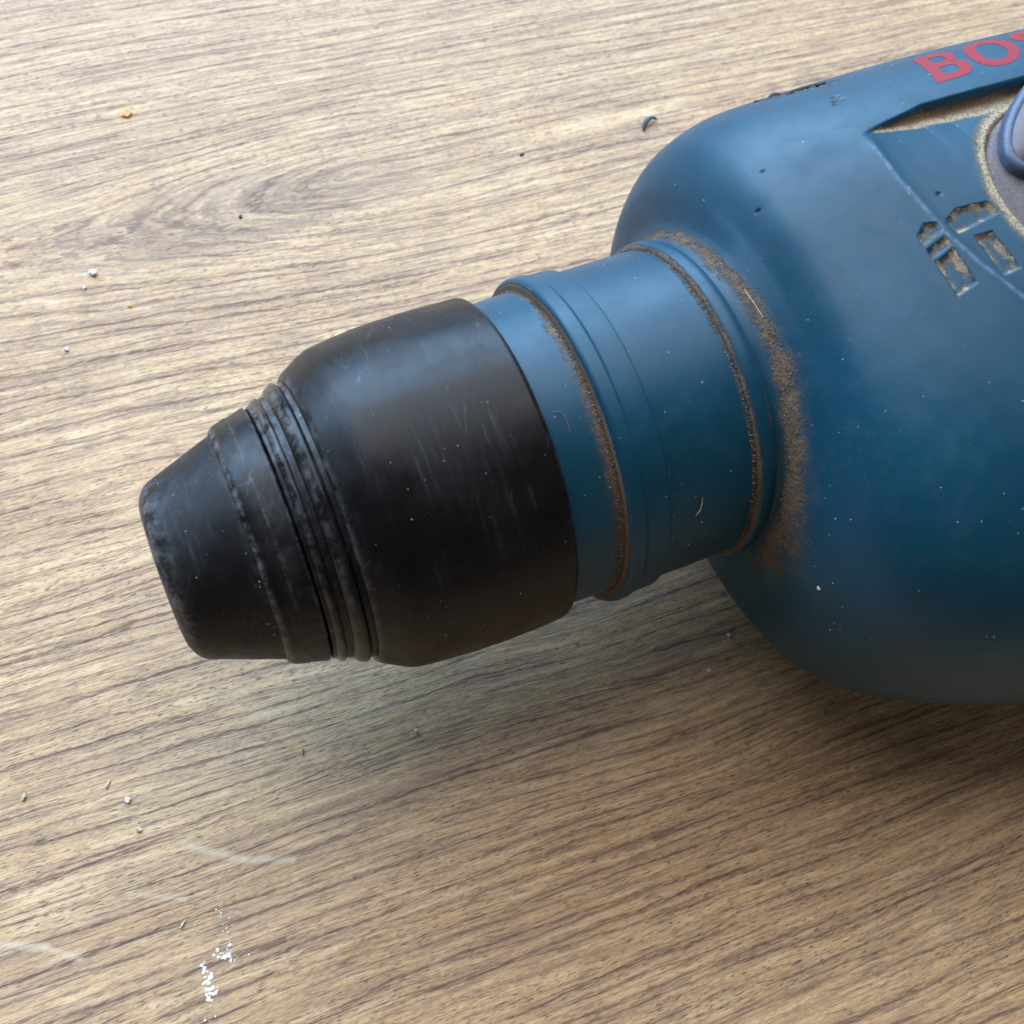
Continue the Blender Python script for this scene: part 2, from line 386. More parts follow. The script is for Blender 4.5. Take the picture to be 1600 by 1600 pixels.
# nose cap: a soft cone with a bit opening in its front
cap = lathe('nose_cap', [(-38, 3.6), (-46.2, 5.3, .6), (-47.1, 5.9, .5), (-47.3, 9.0, 1.0), (-46.2, 11.2, 1.1), (-36.4, 14.9, .2), (-36.3, 12)], MCAP,
            edge=lambda s, T, r: bell(s, -46.7, 1.1) * (r > 8) + .30 * np.exp(-np.maximum(s + 46, 0) / 4) * sstep(2.1 - T, 0, .8) + .35 * bell(s, -36.8, .4), wob=.06)
lock = lathe('lock_ring', [(-36.7, 12), (-36.7, 15.1, .3), (-36.0, 15.7, .4), (-34.2, 16.25, .1), (-34.0, 16.18, .1), (-31.6, 16.9, .5), (-31.2, 14.6)], MK,
             edge=lambda s, T, r: bell(s, -36.4, .35) + .5 * bell(s, -31.6, .35) + .4 * bell(s, -34.1, .2), wob=.08,
             warp=lambda s, T: 0 * s)
seat = lathe('sleeve_core', [(-31.4, 12), (-31.3, 16.7, .2), (-26.0, 18.5, .1), (-26.0, 12)], MK, edge=lambda s, T, r: .12 + .75 * sstep(1.9 - T, 0, 1.0),  # whole core paler on its far upper side
             dust=lambda s, T, r: 0 * s, wob=.05)
for (s0, s1, r0, r1) in ((-31.0, -29.5, 17.0, 17.55), (-28.9, -26.9, 17.9, 18.75)):
    m_ = (s0 + s1) / 2
    b_ = lathe('rubber_ridge', [(s0 - .1, 15.5), (s0 - .1, r0 - .5, .3), (s0 + .4, r0 + .25, .8), (s1 - .5, r1 + .05, .8), (s1 + .1, r1 - .6, .3), (s1 + .1, 15.5)], MRIDGE,
               edge=lambda s, T, r: .9 * bell(s, m_ - .3, .45) * (.45 + .55 * sstep(2.2 - T, 0, 1.0)), wob=.13)  # crests paler, most on the far upper side
sl = lathe('chuck_sleeve', [(-26.3, 15.5), (-26.3, 18.9, .3), (-25.7, 19.5, .5), (-22.2, 21.45, 1.3), (-16.0, 22.25, 4), (-8, 22.5, 4), (-1.6, 22.3, .7), (-1.1, 21.6, .2), (-1.1, 19.5)], MK,
           edge=lambda s, T, r: .5 * bell(s, -26.1, .4) + .25 * bell(s, -1.3, .25), wob=.05,
           dust=lambda s, T, r: .16 * bell(T, 4.2, 1.0))
def d_neck(s, T, r):
    side = .75 + .25 * np.sin(T - 2.0)
    return (.95 * bell(s, 5.45, .55) + .33 * bell(s, 4.4, 1.4) * bell(T, 2.35, .55)) * side
neck = lathe('neck_collar', [(-1.5, 19.5), (-1.5, 20.7, .2), (1, 20.95), (3.5, 21.05), (5.7, 21.1), (7, 21.1), (7, 19)], MB, dust=d_neck,
             pale=lambda s, T, r: .35 * bell(s, 5.4, .5) * (T < 1.6))
band = lathe('clamp_band', [(5.5, 20.4), (5.5, 22.1, .4), (6.0, 22.75, .45), (7.7, 22.75, .2), (8.0, 22.5, .2), (11.3, 22.45, .2), (11.6, 21.7, .1), (11.7, 20)], MB,
             dust=lambda s, T, r: .85 * bell(s, 5.5, .28) * (r < 22.2) + .25 * bell(s, 11.6, .15) * (T > 2.2))
tube = lathe('gearbox_neck', [(10.8, 20), (10.8, 21.7), (13, 21.75), (18, 21.8), (23.0, 21.8), (24.5, 21.8), (24.5, 19)], MB,
             dust=lambda s, T, r: .80 * bell(s, 23.6, .45) * (.7 + .3 * np.sin(T - 1.2)) + .42 * bell(s, 11.8, .2) * sstep(T, 2.2, 2.8))
flange = lathe('flange_ring', [(23.7, 20.5), (23.7, 22.1, .25), (24.1, 22.6, .4), (25.4, 22.75, .6), (26.4, 22.3, .4), (26.8, 21.2)], MB,
               dust=lambda s, T, r: .70 * bell(s, 23.8, .25) + .5 * bell(s, 26.4, .5) * sstep(T, 1.2, 2.6))

# ---- housing ----
# stations: s near, s far(+Y), s low(-Y), half extents +Y, -Y, +Z, -Z, roundness
ST = np.array([
[24.9,24.9,24.9,20.4,20.4,20.4,20.4,2.0],
[26.6,26.6,25.9,21.9,22.0,21.9,22.0,2.0],
[27.9,27.6,26.3,22.5,22.9,22.5,23.0,2.0],
[29.2,28.5,26.2,24.2,25.2,23.6,25,2.0],
[31.2,29.7,26.2,29.2,32,25.4,29,2.15],
[35.0,35,28.5,34,40,29.5,32,2.35],
[40.5,44,34,35.6,46.4,31.3,34,2.45],
[53,56,44,35.6,52.4,32.6,35,2.45],
[70,72,66,35.4,59.5,33.2,35.6,2.5],
[92,94,92,34.4,65,33.6,35.8,2.5],
[130,130,130,31,70,34,35.9,2.5],
[175,175,175,29,72,32,35.5,2.5],
[190,190,190,20,60,22,25,2.3],
[192,192,192,1,1,1,1,2.0]], float)
def pchip(x, xs, ys):
    h = np.diff(xs)[:, None]; d = np.diff(ys, axis=0) / h
    m = np.zeros_like(ys); m[0] = d[0]; m[-1] = d[-1]; a, b = d[:-1], d[1:]
    with np.errstate(divide='ignore', invalid='ignore'):
        hm = np.where(a * b > 0, 2 * a * b / (a + b), 0)
    m[1:-1] = np.where(a * b > 0, hm, 0)
    i = np.clip(np.searchsorted(xs, x, side='right') - 1, 0, len(xs) - 2)
    t = ((x - xs[i]) / (xs[i + 1] - xs[i]))[:, None]; Hh = (xs[i + 1] - xs[i])[:, None]
    return (2*t**3-3*t**2+1)*ys[i] + (t**3-2*t**2+t)*Hh*m[i] + (-2*t**3+3*t**2)*ys[i+1] + (t**3-t**2)*Hh*m[i+1]
def hsurf(t, th):
    V = pchip(t, np.arange(len(ST)).astype(float), ST)
    c, s_ = np.cos(th)[None], np.sin(th)[None]
    V = [V[:, i][:, None] for i in range(8)]
    s = V[0] + (V[1] - V[0]) * np.maximum(c, 0) ** 2 + (V[2] - V[0]) * np.maximum(-c, 0) ** 2
    ey = np.where(c > 0, V[3], V[4]); ez = np.where(s_ > 0, V[5], V[6]); p = V[7]
    r = (np.abs(c / ey) ** p + np.abs(s_ / ez) ** p) ** (-1 / p)
    return np.stack([s, r * c, r * s_], -1)
def gridnormal(P):
    du = np.gradient(P, axis=0); dv = np.gradient(P, axis=1)
    n = np.cross(dv, du); l = np.linalg.norm(n, axis=-1, keepdims=True); n = n / np.maximum(l, 1e-9)
    rad = P * np.array([0, 1, 1.]); 
    return n * np.sign((n * (rad + np.array([-.01, 0, 0]))).sum(-1, keepdims=True))
# sample spacing: fine where the photograph looks, coarse behind
tt = np.linspace(0, len(ST) - 1, 6000); pp = hsurf(tt, np.array([math.pi / 2, math.pi * .8]))
L = np.concatenate([[0], np.cumsum(np.linalg.norm(np.diff(pp, axis=0), axis=-1).max(-1))])
sx = pp[:, 0, 0]; dens = np.where(sx < 78, 1 / .20, np.where(sx < 110, 1 / .5, 1 / 3.0))
cum = np.concatenate([[0], np.cumsum(np.diff(L) * dens[1:])])
tgrid = np.interp(np.linspace(0, cum[-1], int(cum[-1]) + 1), cum, tt)
tha = np.linspace(0, 2 * np.pi, 7201); pa = hsurf(np.array([7.0]), tha)[0]
L = np.concatenate([[0], np.cumsum(np.linalg.norm(np.diff(pa, axis=0), axis=-1))])
dn = np.where((tha < math.radians(150)) , 1 / .20, np.where(tha < math.radians(205), 1 / .35, 1 / 1.5))
cum = np.concatenate([[0], np.cumsum(np.diff(L) * dn[1:])])
thg = np.interp(np.linspace(0, cum[-1], int(cum[-1]) + 1)[:-1], cum, tha)
HP = hsurf(tgrid, thg); HN = gridnormal(np.concatenate([HP[:, -1:], HP, HP[:, :1]], 1))[:, 1:-1]
s_, y_, z_ = HP[..., 0], HP[..., 1], HP[..., 2]
front = z_ > 0
wv = vnoise(s_ * 1.5, y_ * 1.5); wv2 = vnoise(s_ * 4, y_ * 4 + 5)
disp = .05 * vnoise(s_ * .15, y_ * .15 + z_ * .1) + .03 * vnoise(s_ * .4 + 3, y_ * .4)
dust = np.zeros_like(s_); pale = np.zeros_like(s_); chip = np.zeros_like(s_)
# step below the printed strip
edge_y = np.interp(s_, [49.0, 53.3, 57, 59.3, 63, 71, 80, 130], [13.2, 13.9, 14.4, 14.85, 14.75, 14.5, 14.3, 14.0])
below = sstep(edge_y - y_, 0.0, .55)
dpt = np.interp(s_, [49.0, 53, 58, 62, 130], [0, .85, 1.7, 2.1, 2.3])
fade = np.clip(1 - (edge_y - y_) / 15, 0, 1) ** 1.3
disp -= np.where(front, dpt * below * fade, 0)
wd = np.interp(s_, [49.3, 53, 58, 64, 70, 130], [.0, 1.2, 2.6, 3.3, 4.2, 5])
dd = edge_y - y_
dm = np.where(front & (s_ > 48.8), sstep(dd, .15, .5) * (1 - sstep(dd, wd * .75, wd + .4)), 0)
dust = np.maximum(dust, dm * .95 * sstep(s_, 49.3, 52))
pale = np.maximum(pale, dm * sstep(dd, wd * .25, wd * .8) * .8)
# crease where the flank begins
cs = np.interp(y_, [-40, -15, -9, -4.3, .4, 5, 10, 16.5], [66, 54.2, 51.6, 50.1, 49.5, 48.9, 49.1, 50.6])
cm = np.where(front, sstep(y_, -34, -14) * (1 - sstep(y_, 10, 15)), 0)
disp -= cm * .055 * np.maximum(cs - s_, 0) * (1 - sstep(cs - s_, 4, 14))
disp += cm * .10 * bell(s_, cs, .9)
rub = cm * bell(s_, cs - .1, .28) * sstep(12 - y_, 0, 2)
# recess round the selector
KC = (74.0, -3.5); KR = 14.9
dk = np.hypot(s_ - KC[0], y_ - KC[1])
disp -= np.where(front, 2.2 * (1 - sstep(dk, KR - 1.3, KR)), 0)
rim_dust = np.where(front, bell(dk, KR + .1, 1.2), 0)
dust = np.maximum(dust, rim_dust * .95); pale = np.maximum(pale, rim_dust * .95)
# sunken symbol: five small pockets
def pocket(poly, depth, soft=.34):
    global disp, dust, pale
    P = np.array(poly, float); c = P.mean(0)
    m = front & (np.abs(s_ - c[0]) < 9) & (np.abs(y_ - c[1]) < 9)
    a, b = s_[m], y_[m]
    d = np.full(a.shape, -1e9)
    ar = 0
    for i in range(len(P)):
        p, q = P[i], P[(i + 1) % len(P)]; ar += p[0] * q[1] - q[0] * p[1]
    sg = 1 if ar > 0 else -1
    for i in range(len(P)):
        p, q = P[i], P[(i + 1) % len(P)]; e = (q - p) / np.linalg.norm(q - p)
        d = np.maximum(d, sg * ((a - p[0]) * e[1] - (b - p[1]) * e[0]))
    inn = 1 - sstep(d, -soft, 0.0)
    disp[m] -= depth * inn
    wall = (1 - sstep(d, -.1, .05)) * np.clip(1.0 - np.maximum(-d - .1, 0) / 1.3, .12, 1) * (.75 + 1.2 * wv[m])
    # dust settles along the far edges of each pocket
    dust[m] = np.maximum(dust[m], wall * .85); pale[m] = np.maximum(pale[m], wall * .7)
pocket([(46.7, -3.3), (48.3, -2.0), (49.8, -2.5), (49.9, -3.8), (46.75, -4.7)], .5)
pocket([(46.75, -5.3), (49.8, -4.5), (49.8, -5.8), (46.8, -6.6)], .5)
pocket([(46.8, -7.2), (49.85, -6.3), (50.1, -11.4), (47.1, -12.1)], .5)
pocket([(50.9, -2.7), (53.2, -1.6), (57.4, -2.0), (58.0, -4.0), (51.2, -4.9)], .5)
pocket([(53.0, -5.8), (55.6, -5.9), (56.1, -11.6), (53.4, -11.8)], .5)
# chipped gouge on the upper edge and small nicks
gx = (s_ - 51.0); gy = (y_ - (28.7 - .24 * (s_ - 48)))
g = np.where(front, np.exp(-(gx / 4.6) ** 4 - (gy / (1.15 + .9 * wv2)) ** 2), 0) * sstep(wv + 1.0 * 1, .6, 1.0)
disp -= 1.2 * g; disp += .45 * np.where(front, np.exp(-(gx / 5) ** 4 - ((gy + 1.3) / .45) ** 2), 0) * (wv + .5)
chip = np.maximum(chip, np.clip(g * 2.2, 0, 1)); dust = np.maximum(dust, .55 * np.where(front, np.exp(-(gx / 4.5) ** 4 - ((gy + 1.2) / .6) ** 2), 0))
for (cx_, cy_, a_, b_) in ((51.3, 20.6, .8, .25), (51.7, 21.6, .5, .22), (50.6, 20.0, .5, .2), (62, 26.2, 1.6, .22), (59.4, 27.2, 1.1, .2), (35.9, 13.4, .28, .14), (33.2, 9, .25, .13), (52.4, 1.0, .35, .2)):
    k = np.where(front, np.exp(-((s_ - cx_) / a_) ** 4 - ((y_ - cy_) / b_) ** 2), 0)
    disp -= .25 * k; chip = np.maximum(chip, k)
# dust in the channel round the flange
ti = np.repeat(tgrid[:, None], len(thg), 1); TH = np.repeat(thg[None], len(tgrid), 0)
up = sstep(TH, -.1, .4) * (1 - sstep(TH, 3.1, 3.6))
wdt = np.interp(TH, [0, .7, 1.4, 2.0, 2.7, 3.2], [.55, .75, .95, 1.25, 1.25, .9])
cen = np.interp(TH, [0, 1.2, 1.8, 3.3], [2.2, 2.3, 2.8, 2.9])
ch = np.exp(-(np.maximum(ti - cen, 0) / (wdt * .62)) ** 2) * np.exp(-(np.maximum(cen - ti, 0) / .85) ** 2) * (ti > .5) * up
dust = np.maximum(dust, ch * np.interp(TH, [0, .8, 1.5, 2.2, 3.1], [.62, .66, .66, .78, .74]))
disp += .22 * np.clip(ch - .35, 0, 1) * (vnoise(TH * 40, ti * 5) + .6 * vnoise(TH * 90, ti * 11) + .3)
smear = np.where(ti > 3.2, bell(TH, 2.95, .22) * np.exp(-np.maximum(ti - 3.4, 0) / .8), 0)
dust = np.maximum(dust, .36 * smear)
HD = HP + HN * disp[..., None]
# close the rear
arc = TH * 30
housing = grid_mesh('housing', HD * MM, MB, root, {'dust': dust, 'pale': pale, 'chip': chip, 'rub': rub}, np.stack([s_, arc], -1), flip=False)

# lookup of the displaced front surface for things that lie on it
fm = (z_ > 2) & (s_ < 118); _pts = HD[fm]; _nn = HN[fm]
def on_surface(a, b, lift=0.0):
    d = (_pts[:, 0] - a) ** 2 + (_pts[:, 1] - b) ** 2
    i = np.argpartition(d, 12)[:12]; w = 1 / (d[i] + 1e-3); w /= w.sum()
    n = (_nn[i] * w[:, None]).sum(0); n /= np.linalg.norm(n)
    z = (_pts[i, 2] * w).sum()
    # first-order correction so scattered samples do not make steps
    dz = -(n[0] * (a - (_pts[i, 0] * w).sum()) + n[1] * (b - (_pts[i, 1] * w).sum())) / max(n[2], .2)
    return np.array([a, b, z + dz]) + n * lift, n

# red lettering, wide bold capitals printed along the strip
def stroke_shape(kind):
    """list of (outer loop, [hole loops]) in a box one cap height (1.0) tall"""
    def sup(cx, cy, a, b, p, n=56):
        t = np.linspace(0, 2 * np.pi, n, endpoint=False)
        return [(cx + a * np.sign(math.cos(k)) * abs(math.cos(k)) ** (2 / p), cy + b * np.sign(math.sin(k)) * abs(math.sin(k)) ** (2 / p)) for k in t]
    def half(cx, y0, y1, a, p=2.4, n=20):
        cy, b = (y0 + y1) / 2, (y1 - y0) / 2
        t = np.linspace(-np.pi / 2, np.pi / 2, n)
        return [(cx + a * abs(math.cos(k)) ** (2 / p), cy + b * np.sign(math.sin(k)) * abs(math.sin(k)) ** (2 / p)) for k in t]
    if kind == 'B':
        outer = [(0, 0)] + half(.47, 0, .545, .35)[0:-1] + half(.44, .52, 1.0, .32)[1:] + [(0, 1)]
        h1 = [(.23, .17)] + half(.46, .17, .42, .11) + [(.23, .42)]
        h2 = [(.23, .60)] + half(.44, .60, .83, .095) + [(.23, .83)]
        return outer, [h1, h2], .83
    if kind == 'O': return sup(.50, .5, .50, .515, 2.3), [sup(.50, .5, .27, .33, 2.2)], 1.0
    if kind == 'C':
        t = np.linspace(.62, 2 * np.pi - .62, 44)
        o = [(.5 + .5 * math.cos(k), .5 + .515 * math.sin(k)) for k in t]; i = [(.5 + .27 * math.cos(k), .5 + .33 * math.sin(k)) for k in t[::-1]]
        return o + i, [], .93
    if kind == 'H': return [(0, 0), (.23, 0), (.23, .4), (.60, .4), (.60, 0), (.83, 0), (.83, 1), (.60, 1), (.60, .6), (.23, .6), (.23, 1), (0, 1)], [], .83
    if kind == 'S':
        c = []
        for k in np.linspace(math.radians(38), math.radians(270), 22): c.append((.40 + .285 * math.cos(k), .735 + .165 * math.sin(k)))
        for k in np.linspace(math.radians(90), math.radians(-142), 22): c.append((.40 + .31 * math.cos(k), .275 + .17 * math.sin(k) + .12 - .0))
        c = np.array(c); c[22:, 1] = .275 + (c[22:, 1] - .395) * 1.0
        c[22, :] = (c[21] + c[23]) / 2
        d = np.gradient(c, axis=0); d /= np.linalg.norm(d, axis=1, keepdims=True); n = np.stack([-d[:, 1], d[:, 0]], 1) * .105
        l = c + n; r = c - n
        return [tuple(k) for k in l] + [tuple(k) for k in r[::-1]], [], .80
from mathutils.geometry import delaunay_2d_cdt
def letter(kind, tx0, size=7.9, widen=.97):
    o, holes, wdt_ = stroke_shape(kind)
    loops = [o] + holes; vs = []; es = []
    for lp in loops:
        k0 = len(vs); lp2 = []
        for i in range(len(lp)):
            p, q = np.array(lp[i]), np.array(lp[(i + 1) % len(lp)]); k = max(1, int(np.linalg.norm(q - p) / .06))
            for j in range(k): lp2.append(p + (q - p) * j / k)
        vs += [Vector(tuple(p)) for p in lp2]; es += [(k0 + i, k0 + (i + 1) % len(lp2)) for i in range(len(lp2))]
    nb_ = len(vs)
    for gx_ in np.arange(.03, 1.05, .06):
        for gy_ in np.arange(.0, 1.05, .06): vs.append(Vector((gx_ + .004 * math.sin(gy_ * 50), gy_)))
    r = delaunay_2d_cdt(vs, es, [], 0, 1e-5)
    V2 = [np.array(v) for v in r[0]]
    def inside(p, lp):
        c = False; n = len(lp); j = n - 1
        for i in range(n):
            if (lp[i][1] > p[1]) != (lp[j][1] > p[1]) and p[0] < (lp[j][0] - lp[i][0]) * (p[1] - lp[i][1]) / (lp[j][1] - lp[i][1]) + lp[i][0]: c = not c
            j = i
        return c
    F = [tuple(f) for f in r[2] if inside(sum(V2[i] for i in f) / 3, o) and not any(inside(sum(V2[i] for i in f) / 3, h) for h in holes)]
    used = sorted({i for f in F for i in f}); mp = {k: i for i, k in enumerate(used)}
    co = []
    for k in used:
        X_, Y_ = V2[k][0] * size * widen, V2[k][1] * size
        a = 64.1 + tx0 + X_ + Y_ * .40; b = 17.7 + Y_
        p, n = on_surface(a, b, .035); co.append(p * MM)
    F = [tuple(mp[i] for i in f) for f in F]
    ob = poly_mesh('letter', co, F, MRED, housing)
    return tx0 + wdt_ * size * widen
x_ = 0
for ch_ in 'BOSCH': x_ = letter(ch_, x_) + .75

# selector: grey turning disc with a raised oval grip
def blob_rings(rings, name, mat, parent, n=96):
    """rings: list of (centre s, centre y, half a, half b, angle, z)"""
    P = []
    for (cs_, cy_, a, b, an, z) in rings:
        t = np.linspace(0, 2 * np.pi, n, endpoint=False); p = 2.2
        u = a * np.sign(np.cos(t)) * np.abs(np.cos(t)) ** (2 / p); v = b * np.sign(np.sin(t)) * np.abs(np.sin(t)) ** (2 / p)
        P.append(np.stack([cs_ + u * math.cos(an) - v * math.sin(an), cy_ + u * math.sin(an) + v * math.cos(an), np.full(n, z)], -1))
    P = np.array(P); z0 = np.zeros(P.shape[:2])
    rr = np.linspace(0, 1, len(rings))[:, None] + 0 * z0
    return grid_mesh(name, P * MM, mat, parent, {'dust': (.26 * (rr < .55) + .12) * (z0 + (name == 'selector_dial')), 'pale': .35 + z0, 'chip': z0}, P[..., :2], flip=True)
sel = blob_rings([(KC[0], KC[1], 13.9, 13.9, 0, 28.5), (KC[0], KC[1], 13.9, 13.9, 0, 30.9), (KC[0], KC[1], 13.5, 13.5, 0, 31.5), (KC[0], KC[1], 12.9, 12.9, 0, 31.7),
                  (KC[0], KC[1], 8, 8, 0, 31.8), (KC[0], KC[1], .02, .02, 0, 31.8)], 'selector_dial', MKNOB, root)
an = math.radians(30); hc = (75.6, 7.6)
hd = blob_rings([(hc[0], hc[1], 13.4, 5.4, an, 31.2), (hc[0], hc[1], 13.4, 5.4, an, 32.7), (hc[0], hc[1], 13.1, 5.1, an, 33.2), (hc[0], hc[1], 12.5, 4.5, an, 33.4),
                 (hc[0], hc[1], 12.3, 4.2, an, 33.3)], 'selector_grip', MRIM, sel)
cp = blob_rings([(hc[0], hc[1], 12.3, 4.3, an, 33.1), (hc[0], hc[1], 12.2, 4.2, an, 33.38), (hc[0], hc[1], 6, 2, an, 33.42), (hc[0], hc[1], .02, .02, an, 33.43)], 'grip_inlay', mat_plain('grip_brown_grey', (.105, .082, .085), .5, .15, 1), sel)

# ------------------------------------------------------------------ clotted dust: little lumps along the bands
def lumps(name, centres, sizes, mat, parent, flat=.7):
    oc = np.array([[1,0,0],[-1,0,0],[0,1,0],[0,-1,0],[0,0,1],[0,0,-1]], float)
    fc = np.array([[0,2,4],[2,1,4],[1,3,4],[3,0,4],[2,0,5],[1,2,5],[3,1,5],[0,3,5]])
    n = len(centres); C = np.array(centres); S = np.array(sizes)
    R = rng.normal(size=(n, 3, 3)); Q, _ = np.linalg.qr(R)
    V = np.einsum('nij,kj->nki', Q, oc * np.array([1, .8, .6])) * (rng.uniform(.7, 1.3, (n, 6, 1))) * S[:, None, None] + C[:, None]
    Fc = (fc[None] + np.arange(n)[:, None, None] * 6).reshape(-1, 3)
    me = bpy.data.meshes.new(name); me.from_pydata((V.reshape(-1, 3) * MM).tolist(), [], Fc.tolist()); me.materials.append(mat); me.update()
    o = link(bpy.data.objects.new(name, me), parent); o['kind'] = 'stuff'; return o
cs_, ss_ = [], []
def ring_dust(s0, ds, r0, n, t0, t1, size, bias=1.0):
    for _ in range(n):
        T = t0 + (t1 - t0) * random.random() ** bias; s = random.gauss(s0, ds); r = r0 + random.uniform(-.05, .1)
        cs_.append((s, r * math.cos(T), r * math.sin(T))); ss_.append(size * random.uniform(.4, 1.3))
ring_dust(5.35, .16, 21.15, 900, .1, 3.3, .13)
ring_dust(23.45, .18, 21.9, 800, .1, 3.3, .11)
ring_dust(11.8, .12, 21.95, 90, 2.3, 3.3, .07)
lumps('dust_clots', cs_, ss_, MGRAIN, neck)
w = (dust * front)[fm]; w = np.where(w > .45, w, 0); w = w / w.sum()
pk = rng.choice(len(w), 4200, p=w)
lumps('dust_clots', _pts[pk] + _nn[pk] * .02, rng.uniform(.04, .12, 4200), MGRAIN, housing)
w = (pale * dust * front)[fm]; w = np.where(w > .25, w, 0); w = w / w.sum(); pk = rng.choice(len(w), 2200, p=w)
lumps('sawdust_grains', _pts[pk] + _nn[pk] * .02, rng.uniform(.03, .09, 2200), MPALE, housing)
# stray specks over the blue shell and the black sleeve
w = np.where((_pts[:, 0] < 90), 1.0, 0); w /= w.sum(); pk = rng.choice(len(w), 150, p=w)
lumps('dust_specks', _pts[pk], rng.uniform(.04, .13, 150), MPALE, housing)
cs_, ss_ = [], []
for _ in range(130):
    s = random.uniform(-46, 23); T = random.uniform(.3, 3.4)
    r = np.interp(s, [-46, -36.5, -31.5, -26, -20, -13, -1.5, -1.2, 5.5, 5.8, 11.4, 11.8, 23], [11.3, 15.0, 16.9, 18.9, 21.9, 22.8, 22.1, 21, 21.1, 22.35, 22.15, 21.9, 21.8])
    cs_.append((s, r * math.cos(T), r * math.sin(T))); ss_.append(random.uniform(.04, .13))
lumps('dust_specks', cs_, ss_, MPALE, sl)

# ------------------------------------------------------------------ loose things
def crumb(name, x, y, size, mat, label, cat, stretch=(1, 1, .6), rot=0, seed=0, z=0.0):
    rr = np.random.default_rng(seed); bm = bmesh.new(); bmesh.ops.create_icosphere(bm, subdivisions=2, radius=1)
    for v in bm.verts:
        k = 1 + .35 * math.sin(v.co.x * 3.1 + seed) * math.cos(v.co.y * 4.2 + seed * 2) + rr.uniform(-.12, .12)
        v.co = Vector((v.co.x * stretch[0], v.co.y * stretch[1], v.co.z * stretch[2])) * k * size * MM
    zmin = min(v.co.z for v in bm.verts)
    for v in bm.verts: v.co.z -= zmin
    me = bpy.data.meshes.new(name); bm.to_mesh(me); bm.free(); me.materials.append(mat)
    o = link(bpy.data.objects.new(name, me)); o.location = (x * MM, y * MM, z * MM); o.rotation_euler = (0, 0, rot)
    return tag(o, label, cat)
def fibre(name, pts, r0, mat, label=None, cat=None, parent=None, flat=1.0):
    pts = np.array(pts, float); t = np.linspace(0, len(pts) - 1, 24)
    C = pchip(t, np.arange(len(pts)).astype(float), pts)
    D = np.gradient(C, axis=0); D /= np.linalg.norm(D, axis=1, keepdims=True)
    P = []
    for i, (c, d) in enumerate(zip(C, D)):
        a = np.cross(d, [0, 0, 1.]); a /= np.linalg.norm(a); b = np.cross(a, d)
        k = r0 * math.sin(math.pi * (i + .4) / 24.0) ** .4
        P.append([c + k * (math.cos(q) * a + flat * math.sin(q) * b) for q in np.linspace(0, 2 * np.pi, 8, endpoint=False)])
    o = grid_mesh(name, np.array(P) * MM, mat, parent)
    return tag(o, label, cat)
crumb('plaster_crumb', -44.3, 74.1, .62, MWHITE, 'white plaster crumb, largest white one, on the table left of the black sleeve', 'crumb', seed=1)
crumb('plaster_crumb', -46.5, 71.7, .30, MWHITE, 'tiny white crumb just below the largest white plaster crumb', 'crumb', seed=2)
crumb('plaster_crumb', -52.5, 60.4, .36, MWHITE, 'small white crumb near the left edge, level with the tops of the black ridges', 'crumb', seed=3)
crumb('orange_crumb', -29.1, 107.9, .95, MORANGE, 'large ragged orange crumb on the table towards the upper left corner', 'crumb', (1, 1.1, .25), seed=4)
crumb('orange_crumb', -40.3, 65.6, .40, MORANGE, 'small orange crumb on the table near the left edge, below the white crumbs', 'crumb', (1, 1, .3), seed=5)
crumb('wood_crumb', -76.6, -10.3, .55, MPALE, 'cream oval sawdust grain at the left edge of the table below the nose', 'sawdust', (.5, 1, .5), rot=-.5, seed=6)
crumb('wood_crumb', -65.4, -12.9, .55, MPALE, 'thin pale sawdust splinter slanting up right below the nose', 'sawdust', (1.3, .3, .3), rot=.9, seed=7)
crumb('plaster_crumb', -63.5, -16.2, .42, MWHITE, 'small grey white crumb directly below the slanting sawdust splinter', 'crumb', seed=8)
crumb('wood_crumb', -63.2, -20.8, .36, MPALE, 'small round cream sawdust grain, lowest of the grains below the nose', 'sawdust', seed=9)
crumb('wood_crumb', -38.3, -18.8, .50, MORANGE, 'pointed tan wood crumb on the table below the front of the chuck', 'sawdust', (.5, 1, .4), rot=-.4, seed=10)
crumb('wood_crumb', -21.5, -22.5, .45, MPALE, 'upright cream sawdust grain on the table below the black sleeve', 'sawdust', (.5, 1, .5), seed=11)
crumb('wood_crumb', -61.3, -35.4, .50, MPALE, 'thin pale splinter beside the white paint marks near the bottom', 'sawdust', (1.3, .3, .3), rot=.7, seed=12)
crumb('plaster_crumb', 31.5, -27.0, .30, MWHITE, 'white crumb in the shade under the neck beside the blue housing', 'crumb', seed=13)
crumb('plaster_crumb', 25.5, -31.0, .26, MWHITE, 'tiny white crumb in the shade left of the curved blue housing', 'crumb', seed=14)
crumb('dirt_crumb', 39.4, 75.6, .40, MDARK, 'small dark speck on the table above the neck, left of the dark shaving', 'dirt', (1.4, .6, .4), rot=.2, seed=15)
crumb('dirt_crumb', -16.5, 78.0, .33, MDARK, 'small dark speck inside the curved grain at the upper left', 'dirt', seed=16)
fibre('plastic_shaving', [(65.6, 73.6, .25), (66.6, 75.0, .7), (68.2, 75.7, .9), (69.6, 75.3, .4)], .52, MDARK,
      'dark blue curled plastic shaving lying on the table above the housing', 'shaving', flat=.35)
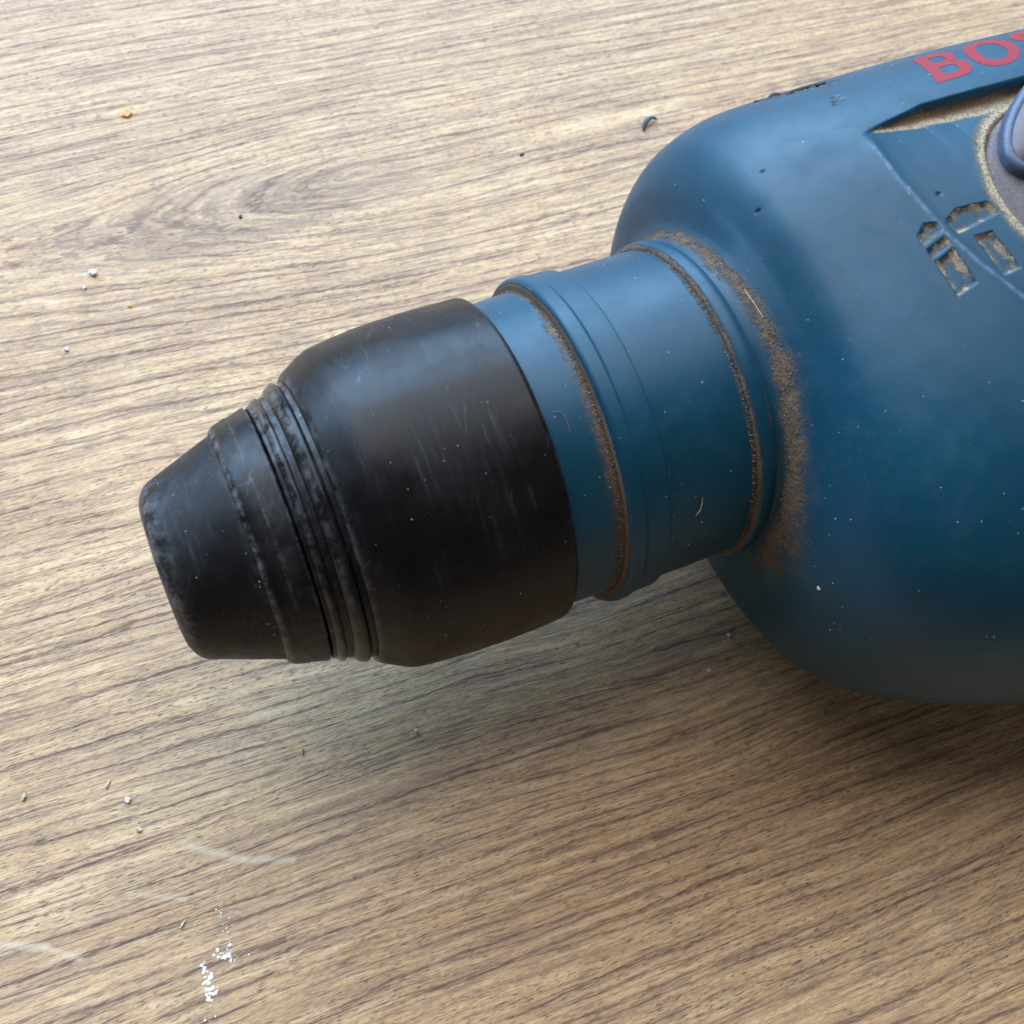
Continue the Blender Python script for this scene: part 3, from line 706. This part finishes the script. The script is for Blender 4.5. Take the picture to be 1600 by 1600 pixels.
# peeled, blackened edge of the moulding on the upper rim of the housing
pe = [on_surface(a, b - .5, .15)[0] + np.array([0, 0, .22]) for a, b in ((45.9, 29.5), (47.6, 28.9), (48.6, 29.2), (50.4, 28.7), (51.4, 29.0), (53.2, 28.2), (55.4, 27.7))]
fibre('peeled_edge', pe, .42, mat_plain('blackened_plastic', (.012, .014, .017), .6, .5, 3), parent=housing, flat=.8)
cs_ = [on_surface(a, b, .1)[0] for a, b in zip(rng.uniform(46.2, 55, 260), rng.normal(0, .35, 260))]
for i in range(len(cs_)):
    a = random.uniform(46.2, 54.5); cs_[i] = on_surface(a, np.interp(a, [45.9, 50.4, 55.4], [28.5, 27.9, 26.9]) + random.gauss(0, .3), .05)[0]
lumps('dust_clots', cs_, rng.uniform(.06, .2, 260), MGRAIN, housing)
# splinter and fibres resting on the tool
def fib_surf(pts, r, mat, name, label, cat, lift=.1):
    w_ = [on_surface(a, b, lift)[0] + np.array([0, 0, H * 1000]) for a, b in pts]
    return fibre(name, w_, r, mat, label, cat)
fib_surf([(28.75, 1.3), (28.85, -.9), (28.95, -3.1)], .045, MPALE, 'wood_splinter', 'thin white splinter caught in the dusty channel where the neck meets the housing', 'splinter', .5)
crumb('plaster_crumb', *(on_surface(26.6, -32.9)[0][:2]), .28, MPALE, 'pale ragged crumb stuck on the lower flank of the housing near the dust channel', 'crumb', seed=21, z=float(on_surface(26.6, -32.9)[0][2]) + 36)
def on_ring(s, T, r): return (s, r * math.cos(T), r * math.sin(T) + H * 1000)
fibre('lint_curl', [on_ring(.3, 1.80, 21.0), on_ring(1.0, 1.81, 21.1), on_ring(1.5, 1.87, 21.1), on_ring(1.4, 1.94, 21.05)], .04, MGRAIN, 'tiny curl of cream lint on the blue collar behind the black sleeve', 'lint')
fibre('lint_curl', [on_ring(15.9, 2.55, 22.0), on_ring(15.5, 2.62, 22.1), on_ring(14.9, 2.66, 22.0)], .06, MPALE, 'short cream fibre low on the blue neck near the housing', 'lint')

# dried white paint flecks on the table: a broken trail
cs_, ss_ = [], []
for (cx_, cy_, sx_, sy_, n) in ((-60.3, -44.2, .45, 1.3, 46), (-57.2, -41.2, .8, .6, 26), (-56.2, -38.6, .4, 1.4, 16), (-56.0, -35.4, .4, .9, 10), (-61.8, -48.2, .5, .5, 8), (-55.0, -42.6, 1.0, .25, 7),
                                (33.5, -33, 1.4, 3.0, 16)):
    for _ in range(n):
        cs_.append((random.gauss(cx_, sx_), random.gauss(cy_, sy_), .03)); ss_.append(random.uniform(.08, .5) if n > 20 else random.uniform(.05, .2))
o = lumps('paint_flecks', cs_, ss_, MWHITE, None)
me = o.data
for v in me.vertices: v.co.z = max(.00002, v.co.z * .10 + .00004)
tag(o, 'broken trail of dried white paint flecks near the bottom left of the table', 'paint', 'stuff')

# fine pale dust on the table
cs_ = [(random.uniform(-88, 60), random.uniform(-60, 140), .03) for _ in range(100)]
o = lumps('table_dust', cs_, rng.uniform(.03, .13, 100) ** 1.0, MPALE, None)
tag(o, 'fine pale dust specks scattered over the wood grain table', 'dust', 'stuff')
